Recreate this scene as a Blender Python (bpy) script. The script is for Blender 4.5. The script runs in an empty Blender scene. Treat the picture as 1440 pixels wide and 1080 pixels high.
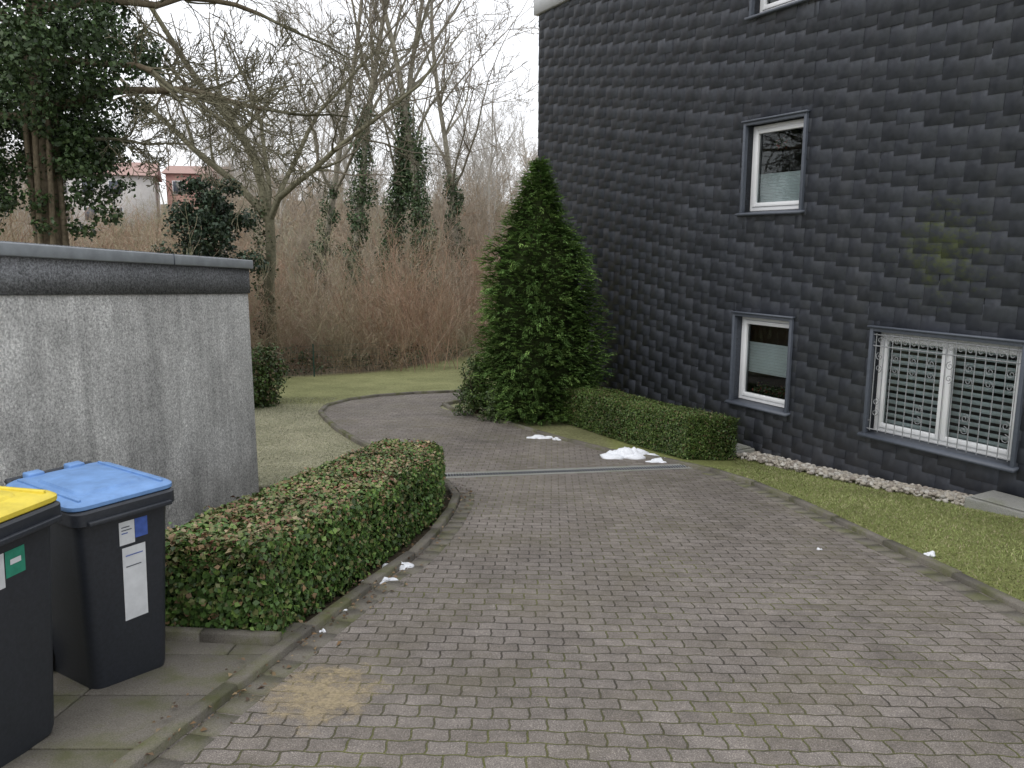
import bpy, math, random, bmesh
import numpy as np
from mathutils import Vector, Matrix

rng = np.random.default_rng(7)
random.seed(7)
scene = bpy.context.scene
COL = scene.collection

# ------------------------------------------------------------------ helpers
def mk(name, V, F, C=None, mat=None, parent=None, smooth=False, matrix=None, link=True):
    V = np.asarray(V, dtype=np.float32).reshape(-1, 3)
    F = np.asarray(F, dtype=np.int32)
    n, k = F.shape
    me = bpy.data.meshes.new(name)
    me.vertices.add(len(V)); me.vertices.foreach_set("co", V.ravel())
    me.loops.add(n * k); me.loops.foreach_set("vertex_index", F.ravel())
    me.polygons.add(n)
    me.polygons.foreach_set("loop_start", np.arange(0, n * k, k, dtype=np.int32))
    try:
        me.polygons.foreach_set("loop_total", np.full(n, k, dtype=np.int32))
    except Exception:
        pass
    if smooth:
        me.polygons.foreach_set("use_smooth", np.ones(n, dtype=bool))
    me.update(calc_edges=True)
    if C is not None:
        C = np.asarray(C, dtype=np.float32)
        a = me.color_attributes.new("Col", 'FLOAT_COLOR', 'POINT')
        a.data.foreach_set("color", np.concatenate([C, np.ones((len(C), 1), np.float32)], 1).ravel())
    if mat: me.materials.append(mat)
    ob = bpy.data.objects.new(name, me)
    if link: COL.objects.link(ob)
    if matrix is not None: ob.matrix_world = matrix
    if parent is not None: ob.parent = parent
    return ob

def empty(name, matrix=None):
    e = bpy.data.objects.new(name, None); e.empty_display_size = .3
    COL.objects.link(e)
    if matrix is not None: e.matrix_world = matrix
    return e

def boxes(name, L, mat, parent=None, bevel=0.0):
    V = []; F = []
    for (x0, y0, z0, x1, y1, z1) in L:
        b = len(V)
        V += [(x0,y0,z0),(x1,y0,z0),(x1,y1,z0),(x0,y1,z0),(x0,y0,z1),(x1,y0,z1),(x1,y1,z1),(x0,y1,z1)]
        F += [(b,b+3,b+2,b+1),(b+4,b+5,b+6,b+7),(b,b+1,b+5,b+4),(b+1,b+2,b+6,b+5),(b+2,b+3,b+7,b+6),(b+3,b,b+4,b+7)]
    ob = mk(name, V, F, None, mat, parent)
    if bevel:
        m = ob.modifiers.new("bev", 'BEVEL'); m.width = bevel; m.segments = 2; m.limit_method = 'ANGLE'
    return ob

def tubes(S, sides=3, ext=.25):
    S = np.asarray(S, dtype=np.float64)
    p0 = S[:, :3]; p1 = S[:, 3:6]; r0 = S[:, 6]; r1 = S[:, 7]
    d = p1 - p0; L = np.linalg.norm(d, axis=1, keepdims=True) + 1e-9; d = d / L
    p0 = p0 - d * (r0 * ext)[:, None]; p1 = p1 + d * (r1 * ext)[:, None]
    ref = np.tile(np.array([[0.3, 0.9, 0.1]]), (len(S), 1))
    bad = np.abs((d * ref).sum(1)) > .8; ref[bad] = [1, 0, 0]
    a = np.cross(d, ref); a /= np.linalg.norm(a, axis=1, keepdims=True)
    b = np.cross(d, a)
    ang = np.arange(sides) * 2 * math.pi / sides
    ca = np.cos(ang)[None, :, None]; sa = np.sin(ang)[None, :, None]
    ring = a[:, None, :] * ca + b[:, None, :] * sa
    v0 = p0[:, None, :] + ring * r0[:, None, None]
    v1 = p1[:, None, :] + ring * r1[:, None, None]
    V = np.concatenate([v0, v1], 1).reshape(-1, 3)
    base = (np.arange(len(S)) * 2 * sides)[:, None]
    i = np.arange(sides); j = (i + 1) % sides
    F = np.stack([base + i, base + j, base + sides + j, base + sides + i], -1).reshape(-1, 4)
    return V, F

def merge(parts):
    Vs=[];Fs=[];Cs=[];o=0
    for V,F,C in parts:
        Vs.append(V);Fs.append(F+o);Cs.append(C);o+=len(V)
    return np.concatenate(Vs),np.concatenate(Fs),np.concatenate(Cs)

def branch_parts(S, c1, c2=None):
    S = np.asarray(S); out = []
    big = S[:, 6] > .035
    for m, sd in ((big, 9), (~big, 3)):
        if m.any():
            V, F = tubes(S[m], sd)
            t = rng.uniform(.8, 1.2, (len(V), 1))
            out.append((V, F, np.array(c1)[None] * t if sd == 9 or c2 is None else np.array(c2)[None] * t))
    return out

def leaves(P, N, size, asp, C, fold=.25, T=None):
    n = len(P)
    N = N / (np.linalg.norm(N, axis=1, keepdims=True) + 1e-9)
    if T is None: T = rng.normal(0, 1, (n, 3))
    T = T - N * (T * N).sum(1, keepdims=True); T /= (np.linalg.norm(T, axis=1, keepdims=True) + 1e-9)
    B = np.cross(N, T)
    s = np.broadcast_to(np.asarray(size, dtype=float), (n,))[:, None]
    a = P - T * s * .5; c = P + T * s * .5 - N * s * fold * .5
    l = P + B * s * asp * .5 - T * s * .05 + N * s * fold * .4; r = P - B * s * asp * .5 - T * s * .05 + N * s * fold * .4
    V = np.stack([a, r, c, l], 1).reshape(-1, 3)
    F = np.arange(n * 4).reshape(n, 4)
    return V, F, np.repeat(C, 4, axis=0)

def pick(cols, probs, n, var=.25):
    cols = np.array(cols); idx = rng.choice(len(cols), n, p=probs)
    return cols[idx] * rng.uniform(1 - var, 1 + var, (n, 1))

def lump(P, f=2.0):
    x, y, z = P[:, 0]*f, P[:, 1]*f, P[:, 2]*f
    return (np.sin(x*1.7+y*.9+1)+np.sin(y*2.1-z*1.3+2)+np.sin(z*1.9+x*1.1+.5)+.6*np.sin(3.7*x-2.9*z)+.6*np.sin(4.1*y+3.3*z))/4.2

def softpos(a, k): return .5 * (a + np.sqrt(a * a + k * k))

# ------------------------------------------------------------------ materials
def mat(name):
    m = bpy.data.materials.new(name); m.use_nodes = True
    nt = m.node_tree; b = nt.nodes["Principled BSDF"]
    return m, nt, b
def nd(nt, t, **kw):
    n = nt.nodes.new(t)
    for k, v in kw.items():
        if k in n.inputs: n.inputs[k].default_value = v
        else: setattr(n, k, v)
    return n
def mixc(nt, mode, fac, a, b):
    n = nt.nodes.new("ShaderNodeMix"); n.data_type = 'RGBA'; n.blend_type = mode
    for sock, val in ((n.inputs[0], fac), (n.inputs[6], a), (n.inputs[7], b)):
        if isinstance(val, bpy.types.NodeSocket): nt.links.new(val, sock)
        elif isinstance(val, (int, float)): sock.default_value = val
        else: sock.default_value = (*val, 1)
    return n.outputs[2]
def mth(nt, op, a, bb=None, clamp=False):
    n = nd(nt, "ShaderNodeMath", operation=op); n.use_clamp = clamp
    for i, v in enumerate((a, bb)):
        if v is None: continue
        if isinstance(v, (int, float)): n.inputs[i].default_value = v
        else: nt.links.new(v, n.inputs[i])
    return n.outputs[0]
def ramp(nt, fac, stops):
    n = nt.nodes.new("ShaderNodeValToRGB"); nt.links.new(fac, n.inputs[0])
    e = n.color_ramp.elements
    while len(e) < len(stops): e.new(.5)
    for el, (p, c) in zip(e, stops):
        el.position = p; el.color = (c, c, c, 1) if isinstance(c, (int, float)) else (*c, 1)
    return n.outputs[0]
def noise(nt, scale, detail=4, vec=None, rough=.6):
    n = nd(nt, "ShaderNodeTexNoise"); n.inputs["Scale"].default_value = scale
    n.inputs["Detail"].default_value = detail; n.inputs["Roughness"].default_value = rough
    if vec is None:
        g = nd(nt, "ShaderNodeNewGeometry"); vec = g.outputs["Position"]
    nt.links.new(vec, n.inputs["Vector"])
    return n.outputs["Fac"]
def bump(nt, b, h, strength=.3, dist=.01):
    n = nd(nt, "ShaderNodeBump"); n.inputs["Strength"].default_value = strength; n.inputs["Distance"].default_value = dist
    nt.links.new(h, n.inputs["Height"]); nt.links.new(n.outputs[0], b.inputs["Normal"])
def mapping(nt, vec, scale=(1,1,1), rot=(0,0,0), loc=(0,0,0)):
    n = nd(nt, "ShaderNodeMapping"); n.inputs["Scale"].default_value = scale; n.inputs["Rotation"].default_value = rot; n.inputs["Location"].default_value = loc
    nt.links.new(vec, n.inputs["Vector"]); return n.outputs[0]
def pos(nt): return nd(nt, "ShaderNodeNewGeometry").outputs["Position"]
def objc(nt): return nd(nt, "ShaderNodeTexCoord").outputs["Object"]

def simple(name, col, rough=.6, nscale=30, nvar=.25, bmp=0.0, metallic=0, spec=.5):
    m, nt, b = mat(name)
    f = noise(nt, nscale, 4)
    v = ramp(nt, f, [(.25, 1 - nvar), (.75, 1 + nvar)])
    nt.links.new(mixc(nt, 'MULTIPLY', 1.0, col, v), b.inputs["Base Color"])
    b.inputs["Roughness"].default_value = rough; b.inputs["Metallic"].default_value = metallic
    b.inputs["Specular IOR Level"].default_value = spec
    if bmp: bump(nt, b, f, bmp, .005)
    return m

def attr_mat(name, rough=.6, nscale=0, nvar=.3, bmp=0, spec=.35):
    m, nt, b = mat(name)
    a = nd(nt, "ShaderNodeAttribute", attribute_name="Col").outputs["Color"]
    out = a
    if nscale:
        f = noise(nt, nscale, 3)
        out = mixc(nt, 'MULTIPLY', 1.0, a, ramp(nt, f, [(.28, 1 - nvar), (.72, 1 + nvar)]))
        if bmp: bump(nt, b, f, bmp, .01)
    nt.links.new(out, b.inputs["Base Color"])
    b.inputs["Roughness"].default_value = rough; b.inputs["Specular IOR Level"].default_value = spec
    return m
def diffuse_attr(name):
    m = bpy.data.materials.new(name); m.use_nodes = True; nt = m.node_tree
    nt.nodes.remove(nt.nodes["Principled BSDF"])
    a = nd(nt, "ShaderNodeAttribute", attribute_name="Col").outputs["Color"]
    d = nd(nt, "ShaderNodeBsdfDiffuse"); nt.links.new(a, d.inputs[0]); nt.links.new(d.outputs[0], nt.nodes["Material Output"].inputs[0])
    return m

M_leaf = attr_mat("leaf", .45, spec=.4)
M_needle = diffuse_attr("needle")
M_bark = attr_mat("bark", .9, nscale=18, nvar=.35, bmp=.5, spec=.1)
M_twig = diffuse_attr("twig")
M_grass = diffuse_attr("grass_blade")
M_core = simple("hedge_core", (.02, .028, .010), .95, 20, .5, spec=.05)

def mat_terrain():
    m, nt, b = mat("terrain")
    a = nd(nt, "ShaderNodeAttribute", attribute_name="Col").outputs["Color"]
    f1 = noise(nt, 1.1, 4); f2 = noise(nt, 24, 5); f3 = noise(nt, 90, 2); f0 = noise(nt, .25, 4)
    c = mixc(nt, 'MULTIPLY', 1, a, ramp(nt, f1, [(.3, (.80, .80, .75)), (.7, (1.2, 1.16, 1.15))]))
    c = mixc(nt, 'MULTIPLY', 1, c, ramp(nt, f0, [(.3, .8), (.7, 1.2)]))
    c = mixc(nt, 'MULTIPLY', 1, c, ramp(nt, f2, [(.3, .65), (.7, 1.3)]))
    c = mixc(nt, 'MULTIPLY', 1, c, ramp(nt, f3, [(.3, .75), (.7, 1.25)]))
    nt.links.new(c, b.inputs["Base Color"]); b.inputs["Roughness"].default_value = .95
    b.inputs["Specular IOR Level"].default_value = .1
    bump(nt, b, f2, .6, .02)
    return m
M_terr = mat_terrain()

def mat_paver():
    m, nt, b = mat("pavers")
    p = pos(nt)
    sep = nd(nt, "ShaderNodeSeparateXYZ"); nt.links.new(mapping(nt, p, rot=(0, 0, math.radians(3))), sep.inputs[0])
    W, H = .165, .108
    zy = mth(nt, 'MULTIPLY', mth(nt, 'SINE', mth(nt, 'MULTIPLY', sep.outputs[0], 2 * math.pi / W)), .0045)
    zx = mth(nt, 'MULTIPLY', mth(nt, 'PINGPONG', mth(nt, 'ADD', sep.outputs[1], 50.0), H / 2), .16)
    wob = noise(nt, 2.2, 2); wob2 = noise(nt, 7, 2)
    y2 = mth(nt, 'ADD', mth(nt, 'ADD', sep.outputs[1], zy), mth(nt, 'ADD', mth(nt, 'MULTIPLY', wob, .05), mth(nt, 'MULTIPLY', wob2, .012)))
    x2 = mth(nt, 'ADD', mth(nt, 'ADD', sep.outputs[0], zx), mth(nt, 'MULTIPLY', wob2, .015))
    cb = nd(nt, "ShaderNodeCombineXYZ"); nt.links.new(x2, cb.inputs[0]); nt.links.new(y2, cb.inputs[1])
    br = nd(nt, "ShaderNodeTexBrick"); nt.links.new(cb.outputs[0], br.inputs["Vector"])
    br.offset = .5
    br.inputs["Scale"].default_value = 1; br.inputs["Brick Width"].default_value = W; br.inputs["Row Height"].default_value = H
    br.inputs["Mortar Size"].default_value = .0065; br.inputs["Mortar Smooth"].default_value = .6; br.inputs["Bias"].default_value = 0
    br.inputs["Color1"].default_value = (.165, .145, .127, 1); br.inputs["Color2"].default_value = (.21, .187, .168, 1)
    moss = noise(nt, 1.3, 5)
    mort = mixc(nt, 'MIX', ramp(nt, moss, [(.42, 0), (.60, 1)]), (.06, .052, .043), (.11, .112, .04))
    nt.links.new(mort, br.inputs["Mortar"])
    sp = noise(nt, 190, 2, rough=.8)
    c = mixc(nt, 'MULTIPLY', 1, br.outputs[0], ramp(nt, noise(nt, .7, 4), [(.3, .82), (.7, 1.18)]))
    c = mixc(nt, 'MULTIPLY', 1, c, ramp(nt, noise(nt, 9, 5), [(.3, .82), (.7, 1.18)]))
    c = mixc(nt, 'MULTIPLY', 1, c, ramp(nt, sp, [(.3, .45), (.5, .95), (.60, 1.3), (.70, 2.8)]))
    mf = noise(nt, 1.0, 7, rough=.7)
    c = mixc(nt, 'MIX', ramp(nt, mf, [(.50, 0), (.75, .5)]), c, (.115, .10, .055))
    st = noise(nt, .9, 5, mapping(nt, p, loc=(7, 3, 1)), .65)
    c = mixc(nt, 'MULTIPLY', 1, c, ramp(nt, st, [(.60, 1.0), (.72, .72)]))
    nt.links.new(c, b.inputs["Base Color"]); b.inputs["Roughness"].default_value = .8
    b.inputs["Specular IOR Level"].default_value = .3
    inv = mth(nt, 'SUBTRACT', 1.0, br.outputs["Fac"])
    h = mth(nt, 'ADD', inv, mth(nt, 'MULTIPLY', sp, .4))
    bump(nt, b, h, .7, .007)
    return m
M_pave = mat_paver()

def mat_concrete(name, col, streak=False, moss=.0, speck=1.0, mid=0.0):
    m, nt, b = mat(name)
    p = pos(nt)
    f2 = noise(nt, 150, 3, rough=.8); f1 = noise(nt, 2.0, 6, rough=.7)
    c = mixc(nt, 'MULTIPLY', 1, col, ramp(nt, f1, [(.3, .8), (.7, 1.18)]))
    c = mixc(nt, 'MULTIPLY', 1, c, ramp(nt, f2, [(.3, 1 - .4 * speck), (.7, 1 + .45 * speck)]))
    h = f2
    if mid:
        f3 = noise(nt, 55, 4, rough=.75)
        c = mixc(nt, 'MULTIPLY', 1, c, ramp(nt, f3, [(.36, 1 - mid), (.5, 1), (.64, 1 + mid)]))
        h = mth(nt, 'ADD', f2, f3)
    if streak:
        s = noise(nt, 1.0, 7, mapping(nt, p, (5.5, 5.5, .35)), .7)
        c = mixc(nt, 'MULTIPLY', 1, c, ramp(nt, s, [(.32, .72), (.5, 1.0), (.68, 1.28)]))
        s2 = noise(nt, 1.0, 5, mapping(nt, p, (1.4, 1.4, 1.0)), .7)
        c = mixc(nt, 'MULTIPLY', 1, c, ramp(nt, s2, [(.35, .78), (.65, 1.15)]))
    if moss:
        c = mixc(nt, 'MIX', ramp(nt, noise(nt, 4, 6), [(.45, 0), (.65, moss)]), c, (.095, .105, .03))
    nt.links.new(c, b.inputs["Base Color"]); b.inputs["Roughness"].default_value = .9
    b.inputs["Specular IOR Level"].default_value = .2
    bump(nt, b, h, .7, .006)
    return m
M_gar = mat_concrete("garage_concrete", (.50, .495, .48), True, mid=.42)
M_garf = mat_concrete("garage_fascia", (.21, .215, .225), False, speck=1.2, mid=.55)
M_kerb = mat_concrete("kerb", (.18, .165, .14), False, .75)
M_slab = mat_concrete("slab", (.18, .165, .14), False, .65)
M_block = mat_concrete("block", (.28, .28, .26), False, .4)

def mat_slate():
    m, nt, b = mat("slate")
    a = nd(nt, "ShaderNodeAttribute", attribute_name="Col").outputs["Color"]
    p = pos(nt); o = objc(nt)
    f = noise(nt, 14, 4); st = noise(nt, 1, 5, mapping(nt, p, (3, 3, .5)))
    c = mixc(nt, 'MULTIPLY', 1, a, ramp(nt, f, [(.3, .84), (.7, 1.16)]))
    c = mixc(nt, 'MIX', ramp(nt, st, [(.50, 0), (.8, .32)]), c, (.17, .175, .19))
    sc = noise(nt, 1, 4, mapping(nt, p, (34, 34, 3)), .8)
    c = mixc(nt, 'MIX', ramp(nt, sc, [(.62, 0), (.8, .3)]), c, (.22, .22, .23))
    n = nd(nt, "ShaderNodeVectorMath", operation='LENGTH')
    nt.links.new(mapping(nt, o, scale=(1.0, 0, 1.1), loc=(-2.35*1.0, 0, -2.95*1.1)), n.inputs[0])
    g = mth(nt, 'SUBTRACT', 1.0, n.outputs["Value"], True)
    mo = noise(nt, 1, 6, mapping(nt, o, (7, 7, 11)), .8)
    mk_ = ramp(nt, mth(nt, 'ADD', mth(nt, 'MULTIPLY', g, .26), mo), [(.64, 0), (.80, .7)])
    c = mixc(nt, 'MIX', mth(nt, 'MULTIPLY', mk_, ramp(nt, g, [(.02, 0), (.25, 1)])), c, (.12, .145, .045))
    nt.links.new(c, b.inputs["Base Color"])
    nt.links.new(ramp(nt, f, [(.3, .38), (.7, .55)]), b.inputs["Roughness"])
    b.inputs["Specular IOR Level"].default_value = .5
    bump(nt, b, f, .3, .004)
    return m
M_slate = mat_slate()
M_under = simple("slate_underlay", (.03, .033, .038), .9, 10, .2)
M_metal = simple("dark_metal_trim", (.08, .092, .115), .45, 25, .15)
M_cap = simple("grey_metal_cap", (.27, .29, .31), .45, 8, .2)
M_white = simple("white_pvc", (.78, .79, .8), .35, 4, .04)
M_fasc = simple("light_fascia", (.55, .56, .56), .5, 4, .08)
M_dark = simple("dark_room", (.02, .02, .022), .9, 4, .2)
M_blind = simple("blind", (.66, .72, .74), .8, 6, .05)
M_bars = simple("wrought_iron", (.26, .27, .28), .5, 30, .25)
M_binb = simple("bin_plastic", (.026, .030, .038), .45, 60, .25, .08)
M_blue = simple("blue_lid", (.15, .29, .56), .5, 12, .2, .05)
M_yel = simple("yellow_lid", (.70, .56, .06), .5, 12, .2, .05)
M_lab = simple("label_paper", (.68, .70, .72), .6, 14, .12)
M_labb = simple("label_blue", (.06, .12, .42), .5, 30, .3)
M_labg = simple("label_green", (.03, .26, .17), .5, 30, .2)
M_rub = simple("rubber", (.012, .012, .012), .8, 30, .2)
M_snow = simple("snow", (.80, .82, .86), .7, 60, .12, .8)
M_fence = simple("fence_green", (.02, .06, .045), .5, 10, .1)
M_peb = attr_mat("pebble", .85, nscale=40, nvar=.2)
def mat_glass():
    m, nt, b = mat("window_glass")
    nt.nodes.remove(b)
    g = nd(nt, "ShaderNodeBsdfGlossy"); g.inputs["Roughness"].default_value = .02; g.inputs[0].default_value = (.9, .95, .95, 1)
    t = nd(nt, "ShaderNodeBsdfTransparent"); t.inputs[0].default_value = (.86, .91, .9, 1)
    fr = nd(nt, "ShaderNodeFresnel"); fr.inputs[0].default_value = 1.6
    mx = nd(nt, "ShaderNodeMixShader")
    nt.links.new(fr.outputs[0], mx.inputs[0]); nt.links.new(t.outputs[0], mx.inputs[1]); nt.links.new(g.outputs[0], mx.inputs[2])
    nt.links.new(mx.outputs[0], nt.nodes["Material Output"].inputs[0])
    return m
M_glass = mat_glass()

# ------------------------------------------------------------------ terrain
Lk = np.array([(-2.9,-4),(-2.3,-1),(-1.75,1.5),(-1.41,2.98),(-1.19,3.99),(-1.0,4.81),(-.72,5.92),(-.556,7.45),(-.6,8.57),(-1.0,9.6),(-1.45,10.4),(-1.95,11.2),(-2.6,12.4),(-3.2,13.7),(-3.65,15.2),(-3.2,16.5),(-2.2,17.2),(-1.09,17.6),(.1,18.9),(2.2,20.6),(5.5,22.6)], float)
Rk = np.array([(3.3,-4),(3.25,-1),(3.2,1.5),(3.18,3),(3.15,4),(3.12,4.9),(3.04,6),(2.93,7.5),(2.8,8.7),(2.52,9.7),(2.15,10.35),(1.4,11.0),(.5,12.4),(-.4,13.9),(-1.25,15.0),(-1.42,15.5),(-1.25,16.0),(-.7,16.8),(.15,17.6),(2.2,18.9),(5.5,20.8)], float)
def catmull(K, sub=8):
    out = []
    n = len(K)
    for i in range(n - 1):
        p0 = K[max(i-1,0)]; p1 = K[i]; p2 = K[i+1]; p3 = K[min(i+2,n-1)]
        for s in range(sub):
            t = s / sub
            out.append(.5*((2*p1)+(-p0+p2)*t+(2*p0-5*p1+4*p2-p3)*t*t+(-p0+3*p1-3*p2+p3)*t**3))
    out.append(K[-1]); return np.array(out)
Ls = catmull(Lk); Rs = catmull(Rk)
ry = Rk[:13, 1]; rx = Rk[:13, 0]

def gz(x, y):
    x = np.asarray(x, float); y = np.asarray(y, float)
    yy = np.maximum(y, -6)
    z = .62 - .05*yy + .07*softpos(10 - yy, .6) + .05*softpos(yy - 24, 1.0)
    z = z + .105 * (softpos(yy - 40, 4) - softpos(yy - 150, 10)) + .35*np.sin(x*.13+1)*np.clip((yy-42)/20, 0, 1) + .5*np.sin(x*.05+yy*.07)*np.clip((yy-42)/20, 0, 1)
    xr = np.interp(yy, ry, rx); xw = 3.8 - .554*(yy - 11.3)
    t = np.clip((x - xr - .1) / np.maximum(xw - xr, .5), 0, 1)
    f = np.clip((15 - yy) / 3, 0, 1)
    z = z - .13 * t * t * (3 - 2*t) * f
    return z

def axis(lo, hi, step, far):
    a = list(np.arange(lo, hi + 1e-6, step)); s = step; v = a[-1]
    while v < far[1]: s *= 1.18; v += s; a.append(v)
    s = step; v = a[0]; b = []
    while v > far[0]: s *= 1.18; v -= s; b.append(v)
    return np.array(b[::-1] + a)
xs = axis(-12, 9, .2, (-500, 500)); ys = axis(-3, 30, .2, (-60, 700))
X, Y = np.meshgrid(xs, ys)
Z = gz(X, Y)
def bound(x): return np.interp(x, [-30, -6.5, -3.9, -1.1, 1.2, 6], [19.5, 20, 21.4, 26, 29, 31])
Cc = np.zeros(X.shape + (3,))
Cc[:] = (.19, .195, .10)
left = (X < -0.2) & (Y < 16)
Cc[left] = (.29, .285, .20)
wl = np.clip((Y - 14.8) / 2.5, 0, 1)[..., None]
Cc = Cc * (1 - wl) + np.array((.235, .245, .12)) * wl
right = (X > 1.5) & (Y < 15)
Cc[right] = (.19, .21, .08)
wood = np.clip((Y - bound(X)) / .8, 0, 1)[..., None]
Cc = Cc * (1 - wood) + np.array((.18, .145, .105)) * wood
soil = (X < -.5) & (X > -3.3) & (Y < 8.9)
Cc[soil] = (.06, .05, .035)
nx, ny = len(xs), len(ys)
I = np.arange(nx * ny).reshape(ny, nx)
F = np.stack([I[:-1, :-1], I[:-1, 1:], I[1:, 1:], I[1:, :-1]], -1).reshape(-1, 4)
mk("ground", np.stack([X, Y, Z - .012], -1), F, Cc.reshape(-1, 3), M_terr, smooth=True)

nc = 14
V = []
for a, b in zip(Ls, Rs):
    for k in range(nc + 1):
        t = k / nc; q = a * (1 - t) + b * t
        V.append((q[0], q[1], float(gz(q[0], q[1])) + .008))
n = len(Ls)
I = np.arange(n * (nc + 1)).reshape(n, nc + 1)
F = np.stack([I[:-1, :-1], I[:-1, 1:], I[1:, 1:], I[1:, :-1]], -1).reshape(-1, 4)
mk("driveway", V, F, None, M_pave, smooth=True)

def resample(P, step):
    d = np.concatenate([[0], np.cumsum(np.linalg.norm(np.diff(P, axis=0), axis=1))])
    s = np.arange(0, d[-1], step)
    return np.stack([np.interp(s, d, P[:, 0]), np.interp(s, d, P[:, 1])], 1)
def stones(name, P, off, w, h, step, gap, m, jit=.006):
    Q = resample(P, step); V = []; F = []
    for i in range(len(Q) - 1):
        a, b = Q[i], Q[i+1]; d = (b - a) / np.linalg.norm(b - a); nrm = np.array([-d[1], d[0]])
        a = a + d * gap; b = b - d * gap
        o = off + random.uniform(-jit, jit); hh = h + random.uniform(-jit, jit)
        c = len(V); bev = .008
        for q in (a, b):
            z = float(gz(*q))
            for (u, zz) in ((o, -.15), (o, hh - bev), (o + bev, hh), (o + w - bev, hh), (o + w, hh - bev), (o + w, -.15)):
                V.append((q[0] + nrm[0]*u, q[1] + nrm[1]*u, z + zz))
        for k in range(5): F.append((c+k, c+k+1, c+6+k+1, c+6+k))
        F.append((c, c+5, c+4, c+1)); F.append((c+1, c+4, c+3, c+2))
        F.append((c+6, c+7, c+10, c+11)); F.append((c+7, c+8, c+9, c+10))
    return mk(name, V, F, None, m)
stones("kerb", Ls[12:], 0.0, .08, .055, .8, .004, M_kerb)
stones("kerb", Rs[8:], -.08, .08, .05, .9, .004, M_kerb)
stones("kerb_edge_row", Rs[8:80], .012, .14, .014, .2, .005, M_slab, .004)
stones("kerb_edge_row", Ls[12:64], -.15, .14, .014, .2, .005, M_slab, .004)

# drain channel
e = empty("drain_channel")
A = np.array([-.93, 9.42]); B = np.array([2.42, 10.1])
d = (B - A) / np.linalg.norm(B - A); nn = np.array([-d[1], d[0]])
def strip(name, o0, o1, h, m, step=.5, gap=0.002):
    Q = resample(np.array([A, B]), step); Q = np.vstack([Q, B]); V=[];F=[]
    for i in range(len(Q)-1):
        a = Q[i] + d*gap; b = Q[i+1] - d*gap; c = len(V)
        for q in (a, b):
            for o in (o0, o1):
                p = q + nn*o; V.append((p[0], p[1], float(gz(*q)) + h))
        F.append((c, c+2, c+3, c+1))
    return mk(name, V, F, None, m, e)
strip("border_a", -.12, -.055, .022, M_block)
strip("border_b", .055, .12, .022, M_block)
strip("channel", -.055, .055, .018, M_rub)
S = []
for k in np.arange(0, np.linalg.norm(B-A), .035):
    p = A + d*k; z = float(gz(*p)) + .022
    S.append([*(p + nn*-.055), z, *(p + nn*.055), z, .006, .006])
V, F = tubes(S, 4, 0); mk("grate", V, F, None, M_cap, e)

# ------------------------------------------------------------------ slate house
HM = Matrix.Translation((3.8, 11.3, 0)) @ Matrix.Rotation(math.atan2(-.875, .485), 4, 'Z')
house = empty("slate_house", HM)
U0, U1, ZT = -6.7, 10.0, 7.6
OP = [(-.78, .27, 3.47, 4.69), (-.82, .23, .66, 1.95), (1.56, 3.36, .64, 1.94), (-.78, .27, 6.18, 7.35)]
def rect_sub(rects, o):
    out = []
    for (a, b, c, d_) in rects:
        if o[0] >= b or o[1] <= a or o[2] >= d_ or o[3] <= c: out.append((a, b, c, d_)); continue
        if o[0] > a: out.append((a, o[0], c, d_)); a = o[0]
        if o[1] < b: out.append((o[1], b, c, d_)); b = o[1]
        if o[2] > c: out.append((a, b, c, o[2]))
        if o[3] < d_: out.append((a, b, o[3], d_))
    return out
R = [(U0, U1, -1.0, ZT)]
for o in OP: R = rect_sub(R, o)
boxes("wall_front", [(a, 0, c, b, .3, d_) for a, b, c, d_ in R], M_under, house)
boxes("wall_sides", [(U0, .3, -1, U0+.3, 10, ZT), (U0, 10, -1, U1, 10.3, ZT), (U1-.3, .3, -1, U1, 10, ZT)], M_under, house)
boxes("roof", [(U0, 0, ZT, U1, 10.3, ZT+.1)], M_cap, house)
boxes("roof_fascia", [(U0-.07, -.09, ZT-.02, U1+.07, 0, ZT+.34), (U0-.07, 0, ZT-.02, U0, 10.3, ZT+.34)], M_fasc, house)
w, ex, slope = .36, .18, -.062
V = []; F = []; C = []
for k in range(-26, 62):
    for j in range(-22, 32):
        u0 = j*w + (k % 2)*w/2 + random.uniform(-.007, .007)
        z0 = k*ex + slope*j - .2 + random.uniform(-.007, .007)
        z1 = z0 + ex + .11
        if u0 + w < U0 or u0 > U1 or z1 < -.5 or z0 > ZT: continue
        rr = [(max(u0, U0), min(u0 + w - .002, U1), max(z0, -.6), min(z1, ZT-.01))]
        for o in OP: rr = rect_sub(rr, (o[0]-.02, o[1]+.02, o[2]-.02, o[3]+.02))
        sh = random.uniform(.86, 1.14); col = np.array((.074, .081, .099)) * sh
        if random.random() < .03: col = col * 1.3
        tilt = random.uniform(-.002, .002); tw_ = random.uniform(-.002, .002)
        for (a, b, c, d_) in rr:
            if b - a < .01 or d_ - c < .01: continue
            yf = lambda z: -.018 + (z - z0)/(z1 - z0)*.013 + tilt
            q = len(V)
            V += [(a, yf(c)+tw_, c), (b, yf(c), c), (b, yf(d_), d_), (a, yf(d_)+tw_, d_), (a, 0, c), (b, 0, c), (b, 0, d_), (a, 0, d_)]
            F += [(q, q+1, q+2, q+3), (q+4, q+5, q+1, q), (q+5, q+6, q+2, q+1), (q+7, q+4, q, q+3)]
            C += [col*.95, col*.95, col, col]*2
mk("slate_shingles", V, F, C, M_slate, house)

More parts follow.
